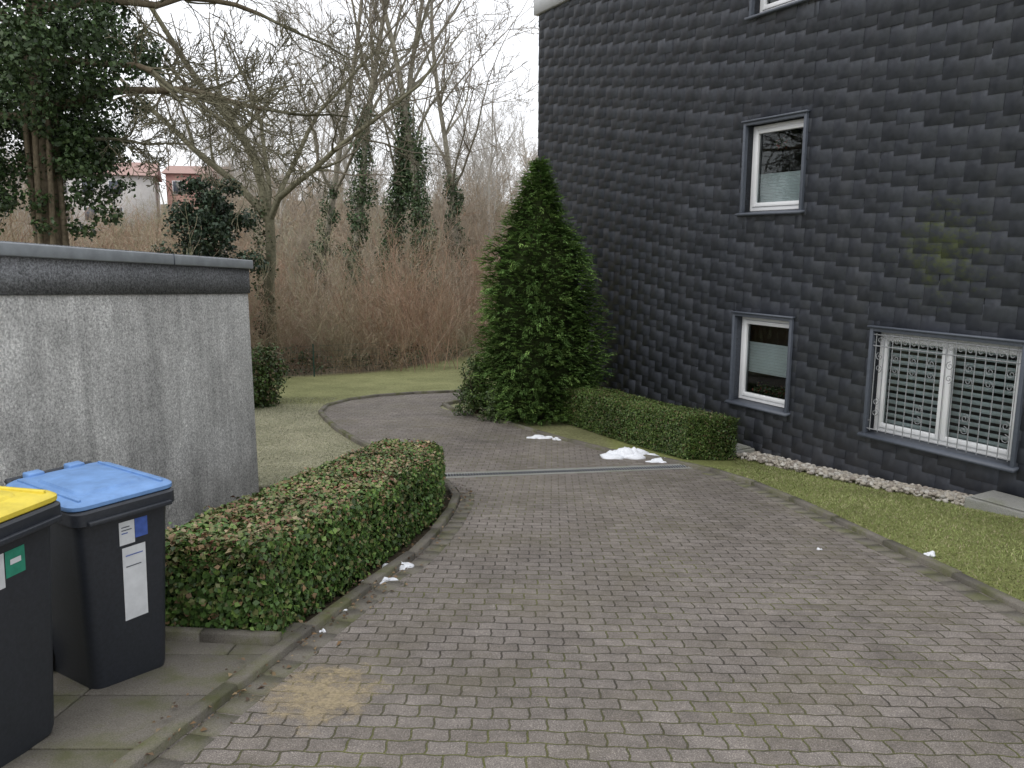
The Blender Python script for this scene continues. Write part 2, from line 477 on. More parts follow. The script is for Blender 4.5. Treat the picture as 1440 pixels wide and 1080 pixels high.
def window(o, nsash, blinds):
    a, b, c, d_ = o
    t = .045
    boxes("surround", [(a-t, -.06, c-.01, a, .12, d_+t), (b, -.06, c-.01, b+t, .12, d_+t), (a, -.06, d_, b, .12, d_+t)], M_metal, house, .004)
    boxes("lintel_flashing", [(a-t-.02, -.085, d_+t, b+t+.02, 0, d_+t+.025)], M_metal, house)
    V = [(a-t-.03,-.11,c-.05),(b+t+.03,-.11,c-.05),(b+t+.03,.12,c-.012),(a-t-.03,.12,c-.012),
         (a-t-.03,-.11,c-.015),(b+t+.03,-.11,c-.015),(b+t+.03,.12,c+.02),(a-t-.03,.12,c+.02)]
    Fq = [(0,3,2,1),(4,5,6,7),(0,1,5,4),(1,2,6,5),(2,3,7,6),(3,0,4,7)]
    mk("sill", V, Fq, None, M_metal, house)
    y0, y1 = .10, .17
    f = .055
    c2 = c + .02
    boxes("window_frame", [(a+.001, y0, c2, a+f, y1, d_-.001), (b-f, y0, c2, b-.001, y1, d_-.001), (a+f, y0, c2, b-f, y1, c2+f), (a+f, y0, d_-f, b-f, y1, d_-.001)], M_white, house, .004)
    ww = (b - a - 2*f) / nsash
    L = []; G = []
    for i in range(nsash):
        p, q = a + f + i*ww, a + f + (i+1)*ww
        s = .06
        p += .003; q -= .003
        L += [(p, y0-.02, c2+f+.003, p+s, y1-.02, d_-f-.003), (q-s, y0-.02, c2+f+.003, q, y1-.02, d_-f-.003), (p+s, y0-.02, c2+f+.003, q-s, y1-.02, c2+f+s), (p+s, y0-.02, d_-f-s, q-s, y1-.02, d_-f-.003)]
        G.append((p+s, q-s, c2+f+s, d_-f-s))
    boxes("window_sash", L, M_white, house, .006)
    V = []; Fq = []
    for (p, q, r, s) in G:
        k = len(V); V += [(p, .12, r), (q, .12, r), (q, .12, s), (p, .12, s)]; Fq.append((k, k+1, k+2, k+3))
    mk("window_pane", V, Fq, None, M_glass, house)
    BL = []
    for (p, q, r, s) in G:
        H = s - r
        for (f0, f1, pitch, duty) in blinds:
            z = r + f0*H; kk = 0
            while z < r + f1*H - .001:
                z2 = min(z + pitch*duty, r + f1*H)
                oo = 0 if duty < .9 else .005*(kk % 2)
                BL.append((p-.01, .165 + oo, z, q+.01, .17 + oo, z2)); z += pitch; kk += 1
    if BL: boxes("window_blind", BL, M_blind, house)
    boxes("window_room", [(a-.3, 1.2, c-.3, b+.3, 1.25, d_+.3), (a-.35, .31, c-.3, a-.3, 1.2, d_+.3), (b+.3, .31, c-.3, b+.35, 1.2, d_+.3), (a-.3, .31, c-.35, b+.3, 1.2, c-.3), (a-.3, .31, d_+.3, b+.3, 1.2, d_+.35)], M_dark, house)
window(OP[0], 1, [(0, .42, .022, .93)])
window(OP[1], 1, [(.30, .74, .022, .93)])
window(OP[2], 2, [(0, 1, .085, .56), ])
window(OP[3], 1, [])
S = []
a, b, c, d_ = 1.60, 3.32, .70, 1.90
yb = -.03
def seg(S, x0, z0, x1, z1, r=.008): S.append([x0, yb, z0, x1, yb, z1, r, r])
for z in (c, d_, d_ - .14): seg(S, a-.04, z, b+.04, z, .008)
nb = 15
for i in range(nb + 1):
    x = a + (b - a)*i/nb
    seg(S, x, c-.02, x, d_+.02, .006)
def spiral(cx, cz, r, a0, turn, sgn):
    pts = []
    for k in range(13):
        t = k/12; ang = a0 + sgn*turn*t; rr = r*(1 - .8*t)
        pts.append((cx + rr*math.cos(ang), cz + rr*math.sin(ang)))
    for p, q in zip(pts[:-1], pts[1:]): seg(S, p[0], p[1], q[0], q[1], .0045)
for i in range(nb):
    x = a + (b - a)*(i + .5)/nb
    if i % 2 == 0:
        for zc in (d_-.27, d_-.42): spiral(x, zc, .052, math.pi*(.5 if zc > d_-.3 else -.5), 8.5, 1)
    if i % 5 == 0 or i in (nb-1,):
        for zc in (c+.22, c+.36): spiral(x, zc, .052, math.pi*.5, 8.5, -1)
    spiral(x, d_-.07, .045, 0, 6.3, 1)
for x in (a-.04, b+.04): 
    for z in (c+.1, d_-.1): S.append([x, yb, z, x, -.0, z, .008, .008])
V, F = tubes(S, 6, .3); mk("window_grille", V, F, None, M_bars, house)

def hloc(u, yv): 
    p = HM @ Vector((u, yv, 0)); return p.x, p.y
def wall_block(name, u0, u1, y0, y1, h, m):
    x, y = hloc((u0+u1)/2, (y0+y1)/2); z = float(gz(x, y))
    L = [(u0, y0, z-.3, u1, y1, z+h), (u0+.04, y0+.04, z+h, u1-.04, y1-.04, z+h+.025)]
    ob = boxes(name, L, m, None, .012); ob.matrix_world = HM; return ob
wall_block("light_shaft_cover", -.75, -.25, -.62, -.08, .10, M_block)
wall_block("light_shaft_cover", 3.2, 4.6, -.55, -.06, .06, M_block)
bm = bmesh.new(); bmesh.ops.create_icosphere(bm, subdivisions=2, radius=1)
IV = np.array([v.co[:] for v in bm.verts]); IF = np.array([[v.index for v in f.verts] for f in bm.faces]); bm.free()
def pebbles(P, size, cols):
    n = len(P); sc = size[:, None]*rng.uniform(.6, 1.15, (n, 3)); sc[:, 2] *= .7
    th = rng.uniform(0, 6.28, n); c, s = np.cos(th)[:, None], np.sin(th)[:, None]
    L = IV[None]*sc[:, None, :] * (1 + .12*np.sin(IV[None]*5 + rng.uniform(0, 6, (n, 1, 3))))
    x = L[..., 0]*c - L[..., 1]*s; y = L[..., 0]*s + L[..., 1]*c
    V = np.stack([x, y, L[..., 2]], -1) + P[:, None, :]
    F = IF[None] + (np.arange(n)*len(IV))[:, None, None]
    return V.reshape(-1, 3), F.reshape(-1, 3), np.repeat(cols, len(IV), axis=0)
n = 2600
uu = rng.uniform(-.3, 3.15, n); vv = -np.abs(rng.normal(0, .22, n)) - .02; vv = np.where(vv < -.5, rng.uniform(-.45, -.03, n), vv)
th = math.atan2(-.875, .485); px = 3.8 + uu*math.cos(th) - vv*math.sin(th); py = 11.3 + uu*math.sin(th) + vv*math.cos(th)
V, F, C = pebbles(np.stack([px, py, gz(px, py) + rng.uniform(0, .05, n)], 1), rng.uniform(.018, .042, n), pick([(.34,.31,.26),(.42,.40,.36),(.24,.21,.18)], [.5,.3,.2], n))
mk("gravel", V, F, C, M_peb, smooth=True)

# ------------------------------------------------------------------ garage
gar = empty("garage")
c0 = np.array([-2.69, 8.16]); gd = np.array([-.184, -1.0]); gd /= np.linalg.norm(gd)
gl = np.array([gd[1], -gd[0]])
if gl[0] > 0: gl = -gl
Lg, Wg = 6.2, 5.0
def ztop(s): return 2.85 + .055*s
def prism(name, z0f, z1f, m, s0=0, s1=Lg, w0=0, w1=Wg, bevel=0):
    V = []
    for zf in (z0f, z1f):
        for (s, ww) in ((s0, w0), (s1, w0), (s1, w1), (s0, w1)):
            p = c0 + gd*s + gl*ww; V.append((p[0], p[1], zf(s)))
    Fq = [(0,1,2,3),(7,6,5,4),(0,4,5,1),(1,5,6,2),(2,6,7,3),(3,7,4,0)]
    ob = mk(name, V, Fq, None, m, gar)
    if bevel:
        md = ob.modifiers.new("b", 'BEVEL'); md.width = bevel; md.segments = 2
    return ob
prism("garage_wall", lambda s: -.4, lambda s: ztop(s)-.335, M_gar, bevel=.008)
prism("garage_fascia", lambda s: ztop(s)-.334, lambda s: ztop(s)-.09, M_garf, -.015, Lg+.015, -.015, Wg+.015)
prism("garage_cap", lambda s: ztop(s)-.089, lambda s: ztop(s), M_cap, -.05, Lg+.05, -.05, Wg+.05, .01)
prism("garage_roof", lambda s: ztop(s), lambda s: ztop(s)+.012, M_garf, .06, Lg-.06, .06, Wg-.06)
for s in (1.3, 3.3):
    prism("cap_joint", lambda s_: ztop(s_)-.088, lambda s_: ztop(s_)+.003, M_metal, s, s+.012, -.053, -.04)

F = []; slv = []
def slab(x0, y0, x1, y1, h, dx0=0, dx1=0):
    b = len(slv); g = .005
    cs = ((x0+g,y0+g),(x1-g+dx0,y0+g),(x1-g+dx1,y1-g),(x0+g,y1-g))
    for (x, yv) in cs: slv.append((x, yv, float(gz(x, yv)) - .1))
    for (x, yv) in cs: slv.append((x, yv, float(gz(x, yv)) + h))
    for f in [(0,3,2,1),(4,5,6,7),(0,1,5,4),(1,2,6,5),(2,3,7,6),(3,0,4,7)]: F.append(tuple(b+i for i in f))
yy = 1.0
while yy < 4.0:
    ya = yy; yb2 = yy + .48
    xa = float(np.interp(ya, Ls[:, 1], Ls[:, 0])) - .075; xb = float(np.interp(yb2, Ls[:40, 1], Ls[:40, 0])) - .075
    xm = min(xa, xb); x = math.floor((xm - .12)/.5)*.5
    slab(x, ya, xm, yb2, .03 + random.uniform(-.004, .004), xa - xm, xb - xm)
    while x > -3.6:
        slab(x - .5, ya, x, yb2, .03 + random.uniform(-.004, .004)); x -= .5
    yy += .48
ob = mk("concrete_slab_path", slv, F, None, M_slab)
md = ob.modifiers.new("b", 'BEVEL'); md.width = .006; md.segments = 2
stones("hedge_edging", np.array([(-2.6, 4.16), (-1.24, 3.98)]), 0, .06, .09, .45, .003, M_kerb)

# ------------------------------------------------------------------ wheelie bins
def ringrect(w, d, z, r=.05, n=5, x0=0):
    pts = []
    for cx, cy, a0 in ((d/2-r, w/2-r, 0), (-d/2+r, w/2-r, 90), (-d/2+r, -w/2+r, 180), (d/2-r, -w/2+r, 270)):
        for k in range(n):
            a = math.radians(a0 + 90*k/(n-1)); pts.append((x0 + cx + r*math.cos(a), cy + r*math.sin(a), z))
    return pts
def loftobj(name, rings, m, parent, smooth=True):
    n = len(rings[0]); V = [p for r in rings for p in r]; F = []
    for i in range(len(rings)-1):
        for k in range(n):
            F.append((i*n+k, i*n+(k+1) % n, (i+1)*n+(k+1) % n, (i+1)*n+k))
    me = bpy.data.meshes.new(name)
    F = F + [tuple(range(n-1, -1, -1)), tuple(range((len(rings)-1)*n, len(rings)*n))]
    me.from_pydata(V, [], F); me.materials.append(m)
    ob = bpy.data.objects.new(name, me); COL.objects.link(ob); ob.parent = parent
    if smooth:
        for p in me.polygons: p.use_smooth = len(p.vertices) == 4
        md = ob.modifiers.new("es", 'EDGE_SPLIT'); md.split_angle = math.radians(35)
    return ob
def wheelie(name, x, y, yaw, lid, labels, sx=1.0, sz=1.0):
    z = float(gz(x, y)) + .03
    e = empty(name, Matrix.Translation((x, y, z)) @ Matrix.Rotation(yaw, 4, 'Z') @ Matrix.Diagonal((sx, 1, sz, 1)))
    loftobj("body", [ringrect(.37, .40, .0, .05, x0=.0), ringrect(.38, .415, .03, .05), ringrect(.44, .50, .78, .05, x0=.0), ringrect(.45, .51, .86, .05)], M_binb, e)
    loftobj("rim", [ringrect(.48, .55, .862, .05), ringrect(.50, .57, .87, .05), ringrect(.50, .57, .925, .05), ringrect(.48, .55, .935, .05)], M_binb, e)
    boxes("lift_comb", [(.285, -.2, .868, .305, .2, .89)], M_binb, e, .004)
    loftobj("lid", [ringrect(.505, .56, .937, .06, x0=-.01), ringrect(.51, .57, .942, .06, x0=-.01), ringrect(.51, .57, .958, .06, x0=-.01), ringrect(.48, .54, .970, .06, x0=-.01), ringrect(.32, .38, .975, .06, x0=-.01), ringrect(.30, .36, .986, .06, x0=-.01), ringrect(.2, .26, .990, .05, x0=-.01)], lid, e)
    boxes("lid_ridge", [(-.25, -.205, .966, .24, -.19, .982), (-.25, .19, .966, .24, .205, .982)], lid, e, .004)
    S = [[-.34, -.2, .95, -.34, .2, .95, .015, .015], [-.34, -.2, .95, -.26, -.2, .9, .015, .015], [-.34, .2, .95, -.26, .2, .9, .015, .015], [-.34, 0, .95, -.26, 0, .9, .012, .012]]
    V, F = tubes(S, 8, .5); mk("handle", V, F, None, M_binb, e, True)
    boxes("lid_hinge", [(-.33, -.14, .93, -.27, -.06, .985), (-.33, .06, .93, -.27, .14, .985)], lid, e, .008)
    S = [[-.2, -.25, .1, -.2, -.2, .1, .1, .1], [-.2, .2, .1, -.2, .25, .1, .1, .1]]
    V, F = tubes(S, 20, 0); mk("wheels", V, F, None, M_rub, e, True)
    V, F = tubes([[-.2, -.25, .1, -.2, -.252, .1, .1, .0], [-.2, .25, .1, -.2, .252, .1, .1, .0], [-.2,-.25,.1,-.2,.25,.1,.012,.012]], 20, 0); mk("wheel_hubs", V, F, None, M_rub, e)
    for (nm, y0, y1, z0, z1, m, off) in labels:
        fx = lambda zz: .2075 + (zz-.03)/.75*.0425 + off
        V = [(fx(z0), y0, z0), (fx(z0), y1, z0), (fx(z1), y1, z1), (fx(z1), y0, z1)]
        mk(nm, V, [(0, 1, 2, 3)], None, m, e)
    return e
LB = [("label_strip", -.03, .085, .33, .70, M_lab, .002), ("label_top", -.04, .035, .715, .83, M_lab, .002), ("label_blue_corner", .037, .10, .735, .83, M_labb, .002),
      ("label_print", -.03, .01, .80, .805, M_metal, .004), ("label_print", -.03, .02, .785, .79, M_metal, .004), ("label_print", -.03, .0, .77, .775, M_labb, .004), ("label_print", -.015, .07, .655, .66, M_labb, .004), ("label_print", -.015, .06, .60, .605, M_metal, .004)]
wheelie("wheelie_bin", -2.05, 3.735, math.atan2(-.57, .82), M_blue, LB, 1.18)
LY = [("label_green", -.03, .06, .72, .82, M_labg, .002), ("label_white", -.15, -.035, .69, .82, M_lab, .002), ("label_print", -.01, .04, .765, .785, M_lab, .004)]
wheelie("wheelie_bin", -2.17, 2.93, math.atan2(-.23, .97), M_yel, LY, 1.1, 1.06)

# ------------------------------------------------------------------ hedges
def hedge(name, Lp, Rp, h, nleaf, size, topc, sidec, lumpiness=.035, rnd=.08):
    Lp = catmull(np.array(Lp, float), 6); Rp = catmull(np.array(Rp, float), 6)
    def at(P, s):
        t = np.clip(s, 0, 1) * (len(P) - 1); i = np.minimum(t.astype(int), len(P) - 2); f = (t - i)[:, None]
        return P[i]*(1 - f) + P[i+1]*f
    def place(s, a, b):
        l = at(Lp, s); r = at(Rp, s)
        q = l*(1 - a)[:, None] + r*a[:, None]
        z = gz(q[:, 0], q[:, 1]) + b*h
        return np.stack([q[:, 0], q[:, 1], z], 1)
    ns = 30
    prof = [(.06,-.1),(.05,.5),(.06,.85),(.14,.93),(.5,.94),(.86,.93),(.94,.85),(.95,.5),(.94,-.1)]
    V = []
    for s in np.linspace(.015, .985, ns):
        for a, b in prof: V.append(place(np.array([s]), np.array([a]), np.array([b]))[0])
    m = len(prof); V = np.array(V); V += (lump(V, 4)*.012)[:, None]
    F = []
    for i in range(ns-1):
        for k in range(m): F.append((i*m+k, i*m+(k+1) % m, (i+1)*m+(k+1) % m, (i+1)*m+k))
    for base in (0, (ns-1)*m):
        for (p, q, r, s) in ((0,1,7,8),(1,2,6,7),(2,3,5,6)): F.append((base+p, base+q, base+r, base+s))
    e = empty(name)
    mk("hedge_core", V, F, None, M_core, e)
    Lw = np.linalg.norm(Lp[0]-Rp[0]); ll = np.linalg.norm(np.diff(Lp, axis=0), axis=1).sum()
    areas = np.array([h*ll, Lw*ll, h*ll, Lw*h, Lw*h]); cnt = (areas/areas.sum()*nleaf).astype(int)
    Ps = []; Ns = []; top = []
    ds = place(np.array([.5]), np.array([1.]), np.array([0.]))[0] - place(np.array([.5]), np.array([0.]), np.array([0.]))[0]; ds /= np.linalg.norm(ds)
    df = np.array([-ds[1], ds[0], 0])
    for fi, c in enumerate(cnt):
        s = rng.uniform(0, 1, c); q = rng.uniform(0, 1, c)
        if fi == 0: a = np.ones(c); b = q; nn_ = np.tile(ds, (c, 1))
        elif fi == 1: a = q; b = np.ones(c); nn_ = np.tile([0, 0, 1.], (c, 1))
        elif fi == 2: a = np.zeros(c); b = q; nn_ = np.tile(-ds, (c, 1))
        elif fi == 3: s = np.zeros(c); a = rng.uniform(0, 1, c); b = q; nn_ = np.tile(-df, (c, 1))
        else: s = np.ones(c); a = rng.uniform(0, 1, c); b = q; nn_ = np.tile(df, (c, 1))
        P = place(s, a, b)
        if fi != 1: k = np.clip((b - .85)/.15, 0, 1)**2 * rnd
        else:
            eg = np.minimum(np.minimum(a, 1-a)*Lw, np.minimum(s, 1-s)*ll); k = np.clip(1 - eg/.12, 0, 1)**2 * rnd
        P = P - nn_*k[:, None] + nn_*(lump(P, 5)*lumpiness + lump(P, 13)*lumpiness*.5 + rng.normal(0, lumpiness*.6, c) - .01)[:, None]
        Ps.append(P); Ns.append(nn_); top.append(np.full(c, fi == 1))
    P = np.concatenate(Ps); N = np.concatenate(Ns); tp = np.concatenate(top)
    n = len(P)
    Ct = pick(topc[0], topc[1], n); Cs = pick(sidec[0], sidec[1], n)
    C = np.where(tp[:, None], Ct, Cs)
    patch = np.clip(.5 + lump(P, 2.3)*.9, 0, 1)[:, None]
    C = C*(.75 + .5*patch)
    N = N + rng.normal(0, .5, (n, 3)); N[:, 2] += .3
    V, F, CC = leaves(P, N, rng.uniform(.6, 1.3, n)*size, .75, C, .3)
    mk("hedge_leaves", V, F, CC, M_leaf, e)
    return e
gr = (.065,.125,.028); br_ = (.24,.16,.085); ol = (.15,.16,.06); lg = (.14,.22,.05); rd=(.20,.085,.055); dk=(.035,.065,.018); tan=(.30,.24,.14)
hedge("ivy_hedge", [(-2.14,4.22),(-2.02,5.2),(-1.86,6.4),(-1.70,7.6),(-1.52,8.8)], [(-1.36,4.08),(-1.15,5.0),(-.90,6.2),(-.72,7.4),(-.80,8.6)], .55, 60000, .038,
      ([gr,br_,ol,lg,rd,tan],[.28,.20,.28,.11,.06,.07]), ([gr,br_,ol,lg,dk],[.48,.05,.13,.16,.18]), .032)
g2=(.075,.125,.03); g3=(.11,.16,.04); g4=(.045,.08,.02); b2=(.14,.11,.055)
hedge("clipped_yew_hedge", [(.75,13.9),(1.3,12.9),(1.9,11.75),(2.42,10.75)], [(1.45,14.3),(2.05,13.2),(2.65,12.05),(3.2,11.05)], .62, 60000, .026,
      ([g2,g3,g4,b2],[.35,.30,.15,.20]), ([g2,g3,g4,b2],[.4,.2,.3,.1]), .024, .05)

n = 600
Q = Ls[rng.integers(18, 66, n)] + rng.normal(0, .09, (n, 2))
P = np.stack([Q[:, 0], Q[:, 1], gz(Q[:, 0], Q[:, 1]) + .02 + np.where(rng.random(n) < .5, 0, .03)], 1)
N = rng.normal(0, .3, (n, 3)); N[:, 2] += 1
V, F, CC = leaves(P, N, rng.uniform(.012, .04, n), .6, pick([(.16,.10,.05),(.25,.18,.1),(.08,.05,.03)], [.5,.2,.3], n), .3)
mk("fallen_leaves", V, F, CC, M_leaf)

# ------------------------------------------------------------------ grass blades
def in_road(x, y):
    xl = np.interp(y, Ls[:112, 1], Ls[:112, 0]); xr = np.interp(y, Rs[:112, 1], Rs[:112, 0])
    return (x > xl - .1) & (x < xr + .1)
def grass(name, n, xr, yr, keep, cols, pr, h):
    x = rng.uniform(*xr, n); y = rng.uniform(*yr, n); m = keep(x, y) & ~in_road(x, y); x = x[m]; y = y[m]; n = len(x)
    P = np.stack([x, y, gz(x, y) - .012], 1)
    a = rng.uniform(0, 6.28, n); D = np.stack([np.cos(a), np.sin(a), np.zeros(n)], 1)
    hh = rng.uniform(.5, 1.3, n)[:, None]*h
    tip = P + np.array([0, 0, 1.])*hh + np.stack([rng.normal(0, .7, n), rng.normal(0, .7, n), np.zeros(n)], 1)*hh
    w_ = .0042
    V = np.stack([P - D*w_, P + D*w_, tip], 1).reshape(-1, 3)
    C = pick(cols, pr, n, .3)*(.85 + .35*lump(P, 1.5)[:, None])
    mk(name, V, np.arange(3*n).reshape(n, 3), np.repeat(C, 3, 0), M_grass)
xwf = lambda y: 3.8 - .554*(y - 11.3)
grass("lawn_grass", 120000, (2.3, 7.6), (3.0, 11.6), lambda x, y: (x < xwf(y) - .42) & (x > 2.4) & ~((y > 10.2) & (x < 3.1)),
      [(.25,.30,.11),(.32,.34,.16),(.19,.22,.08),(.38,.34,.21)], [.4,.3,.15,.15], .02)
grass("lawn_grass", 70000, (-6.5, -.8), (8.2, 16.8), lambda x, y: ~((y < 8.95) & (x > -2.3)),
      [(.31,.31,.21),(.39,.37,.28),(.22,.25,.13),(.44,.43,.36)], [.4,.25,.2,.15], .016)

# ------------------------------------------------------------------ snow, sand
def snow(x, y, r, h, n, el=1.0):
    parts = []
    for i in range(n):
        a = random.uniform(0, 6.28); q = random.uniform(0, 1)*r*.8
        cx, cy = x + q*math.cos(a)*el, y + q*math.sin(a)*.6
        k = 1.15 - q/r
        s = np.array([random.uniform(.18, .42)*r*el, random.uniform(.15, .34)*r, h*random.uniform(.5, 1)*k])
        V = IV*s*(1 + .35*lump(IV*1.0 + i*3.1, 2.6)[:, None]) + np.array([cx, cy, float(gz(cx, cy)) + .01])
        parts.append((V, IF, np.zeros((len(V), 3))))
    V, F, C = merge(parts)
    mk("snow_patch", V, F, None, M_snow, smooth=False)
for a in [(1.62, 10.75, .30, .14, 40, 1.3), (2.02, 10.45, .15, .05, 16, 1.5), (.42, 12.15, .14, .06, 14, 1.6), (.68, 12.0, .09, .06, 8), (-.82, 5.55, .13, .05, 18), (-.92, 5.22, .10, .03, 12, 1.4),
          (3.28, 5.9, .07, .03, 9), (2.45, 6.05, .035, .02, 5), (-1.02, 4.6, .03, .015, 5), (-1.08, 4.25, .03, .02, 5)]:
    snow(*a)
def mat_sand():
    m, nt, b = mat("sand")
    f = noise(nt, 60, 5)
    nt.links.new(mixc(nt, 'MULTIPLY', 1, (.42, .34, .21), ramp(nt, f, [(.3, .7), (.7, 1.25)])), b.inputs["Base Color"]); b.inputs["Roughness"].default_value = .95
    t = nd(nt, "ShaderNodeBsdfTransparent"); mx = nd(nt, "ShaderNodeMixShader")
    a = nd(nt, "ShaderNodeAttribute", attribute_name="Col")
    f2 = noise(nt, 9, 8, rough=.8)
    k = mth(nt, 'ADD', a.outputs["Fac"], mth(nt, 'MULTIPLY', f2, 1.9))
    r = ramp(nt, mth(nt, 'SUBTRACT', k, .5), [(.55, 0), (.92, .65)])
    nt.links.new(r, mx.inputs[0]); nt.links.new(t.outputs[0], mx.inputs[1]); nt.links.new(b.outputs[0], mx.inputs[2])
    nt.links.new(mx.outputs[0], nt.nodes["Material Output"].inputs[0])
    return m
def sand(x, y, rx_, ry_, m):
    V = [(x, y, float(gz(x, y)) + .0135)]; C = [(.5,)*3]; F = []; N_ = 32
    for k, rr in enumerate((.5, 1.0)):
        for i in range(N_):
            a = i*2*math.pi/N_; X_, Y_ = x + rx_*rr*math.cos(a), y + ry_*rr*math.sin(a)
            V.append((X_, Y_, float(gz(X_, Y_)) + .0135)); C.append(((.3, -.4)[k],)*3)
    for i in range(N_):
        j = (i+1) % N_
        F += [(0, 1+i, 1+j), (1+i, 1+N_+i, 1+N_+j), (1+i, 1+N_+j, 1+j)]
    mk("sand_patch", V, F, np.array(C), m)
sand(-.90, 3.45, .45, .55, mat_sand())

# ------------------------------------------------------------------ conifer
def conifer():
    e = empty("conifer_tree")
    cx, cy = .47, 14.3; z0 = float(gz(cx, cy))
    zz = np.array([0, .3, .9, 1.5, 2.3, 2.9, 3.3, 3.8, 4.2, 4.6]); rr = np.array([.85, 1.08, 1.12, 1.05, .98, .9, .62, .40, .24, .02])
    def rad(z, a):
        b = np.interp(z, zz, rr)
        return b*(1 + .10*np.sin(3*a + z*1.3) + .09*np.sin(5*a - z*2.6) + .06*np.sin(9*a+z*5)) 
    parts = branch_parts([[cx, cy, z0-.1, cx, cy, z0+2.2, .11, .07], [cx, cy, z0+2.2, cx+.03, cy, z0+4.5, .07, .015]], (.07,.05,.035))
    V, F, C = merge(parts); mk("trunk", V, F, C, M_bark, e)
    nz, na = 26, 28; V = []
    for i in range(nz):
        z = .12 + 4.0*i/(nz-1)
        for k in range(na):
            a = 2*math.pi*k/na; r = rad(z, a)*.7*(1+.1*math.sin(k*7.3+i*3.1)); V.append((cx + r*math.cos(a), cy + r*math.sin(a), z0 + z))
    F = [(i*na+k, i*na+(k+1) % na, (i+1)*na+(k+1) % na, (i+1)*na+k) for i in range(nz-1) for k in range(na)]
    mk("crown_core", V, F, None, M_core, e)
    ns = 7500
    z = np.where(rng.random(ns) < .5, rng.uniform(.05, 4.5, ns), .05 + 4.5*(1 - np.sqrt(rng.uniform(0, 1, ns))))
    a = rng.uniform(0, 2*math.pi, ns)
    R_ = rad(z, a); f = rng.uniform(.76, 1.05, ns)
    tier = np.sin(z*2*math.pi/.34 + 2*np.sin(a*2))*.055
    r0 = np.maximum(R_*f - .10 + tier, .0)
    out = np.stack([np.cos(a), np.sin(a), np.zeros(ns)], 1)
    base = np.stack([cx + r0*np.cos(a), cy + r0*np.sin(a), z0 + z], 1)
    tw = rng.uniform(.12, .24, ns)
    dr = out + rng.normal(0, .28, (ns, 3)); dr[:, 2] += rng.uniform(-.05, .7, ns); dr /= np.linalg.norm(dr, axis=1, keepdims=True)
    side = np.cross(dr, np.array([0, 0, 1.])); side /= np.linalg.norm(side, axis=1, keepdims=True)
    upv = np.cross(side, dr)
    PP = []; TT = []; NN = []; SS = []; CC = []
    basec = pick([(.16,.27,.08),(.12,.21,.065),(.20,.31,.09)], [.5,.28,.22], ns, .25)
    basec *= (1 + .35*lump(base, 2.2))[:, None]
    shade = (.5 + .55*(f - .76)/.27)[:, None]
    K = 7
    for k in range(K):
        t = (k + .6)/K
        for sg in (-1, 1):
            p = base + dr*(tw*t)[:, None]; p[:, 2] -= .25*tw*t*t
            T = dr*.8 + side*sg*.7 + rng.normal(0, .12, (ns, 3))
            L = .07*(1.1 - .6*t)*rng.uniform(.8, 1.2, ns)
            PP.append(p + T*L[:, None]*.45); TT.append(T); NN.append(upv + rng.normal(0, .25, (ns, 3))); SS.append(L)
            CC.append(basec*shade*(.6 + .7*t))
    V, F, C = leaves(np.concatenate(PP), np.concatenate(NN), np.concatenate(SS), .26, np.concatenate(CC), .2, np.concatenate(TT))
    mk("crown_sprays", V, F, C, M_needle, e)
conifer()

def clumps(centers, radii, nper, size, cols, probs, flat=.7, asp=.7, inner=.35):
    Ps = []; Ns = []; Sh = []
    for c, r in zip(centers, radii):
        n = int(nper*(r/.5)**2) + 8
        d = rng.normal(0, 1, (n, 3)); d /= np.linalg.norm(d, axis=1, keepdims=True)
        q = (inner + (1-inner)*rng.uniform(0, 1, n)**.6)
        q = q*(1 + .25*lump(d*1.0 + c, 3))
        P = d*q[:, None]*r; P[:, 2] *= flat
        Ps.append(P + c); N = d*.6 + rng.normal(0, .6, (n, 3)); N[:, 2] += .3; Ns.append(N)
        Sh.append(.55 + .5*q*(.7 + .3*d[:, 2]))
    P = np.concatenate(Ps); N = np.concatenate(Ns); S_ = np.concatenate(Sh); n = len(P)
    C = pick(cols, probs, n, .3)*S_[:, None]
    return leaves(P, N, rng.uniform(.65, 1.35, n)*size, asp, C, .3)

# pot plants on the inner sills
cs = [np.array([u, .26, z]) for u, z in ((-.50, .86), (-.25, .84), (-.05, .88), (-.38, 4.42))]
V, F, C = clumps(cs, [.12]*4, 1400, .04, [(.30,.07,.05),(.07,.12,.04),(.30,.28,.24)], [.3,.5,.2], .8); mk("window_plants", V, F, C, M_leaf, house)

def shrub(name, x, y, r, h, nper, size, cols, pr):
    e = empty(name); z = float(gz(x, y)); cs = []; rs = []
    for i in range(26):
        a = random.uniform(0, 6.28); q = random.uniform(0, .6)*r; zz = random.uniform(.05, .8)*h
        cs.append(np.array([x + q*math.cos(a), y + q*math.sin(a), z + zz])); rs.append(r*random.uniform(.35, .55))
    V, F, C = clumps(cs, rs, nper, size, cols, pr, .8); mk("foliage", V, F, C, M_leaf, e)
    S = []
    for i in range(8):
        a = random.uniform(0, 6.28); S.append([x, y, z-.05, x + r*.5*math.cos(a), y + r*.5*math.sin(a), z + h*.7, .015, .006])
    V, F, C = merge(branch_parts(S, (.06,.04,.03))); mk("stems", V, F, C, M_bark, e)
shrub("evergreen_shrub", -.66, 14.35, .48, 1.25, 900, .045, [g2, g4, g3], [.4, .4, .2])
shrub("evergreen_shrub", -.22, 13.8, .42, .6, 900, .04, [g2, g4, g3], [.4, .4, .2])
shrub("evergreen_shrub", -4.95, 15.6, .7, 1.3, 420, .06, [g2, g4, b2], [.5, .3, .2])

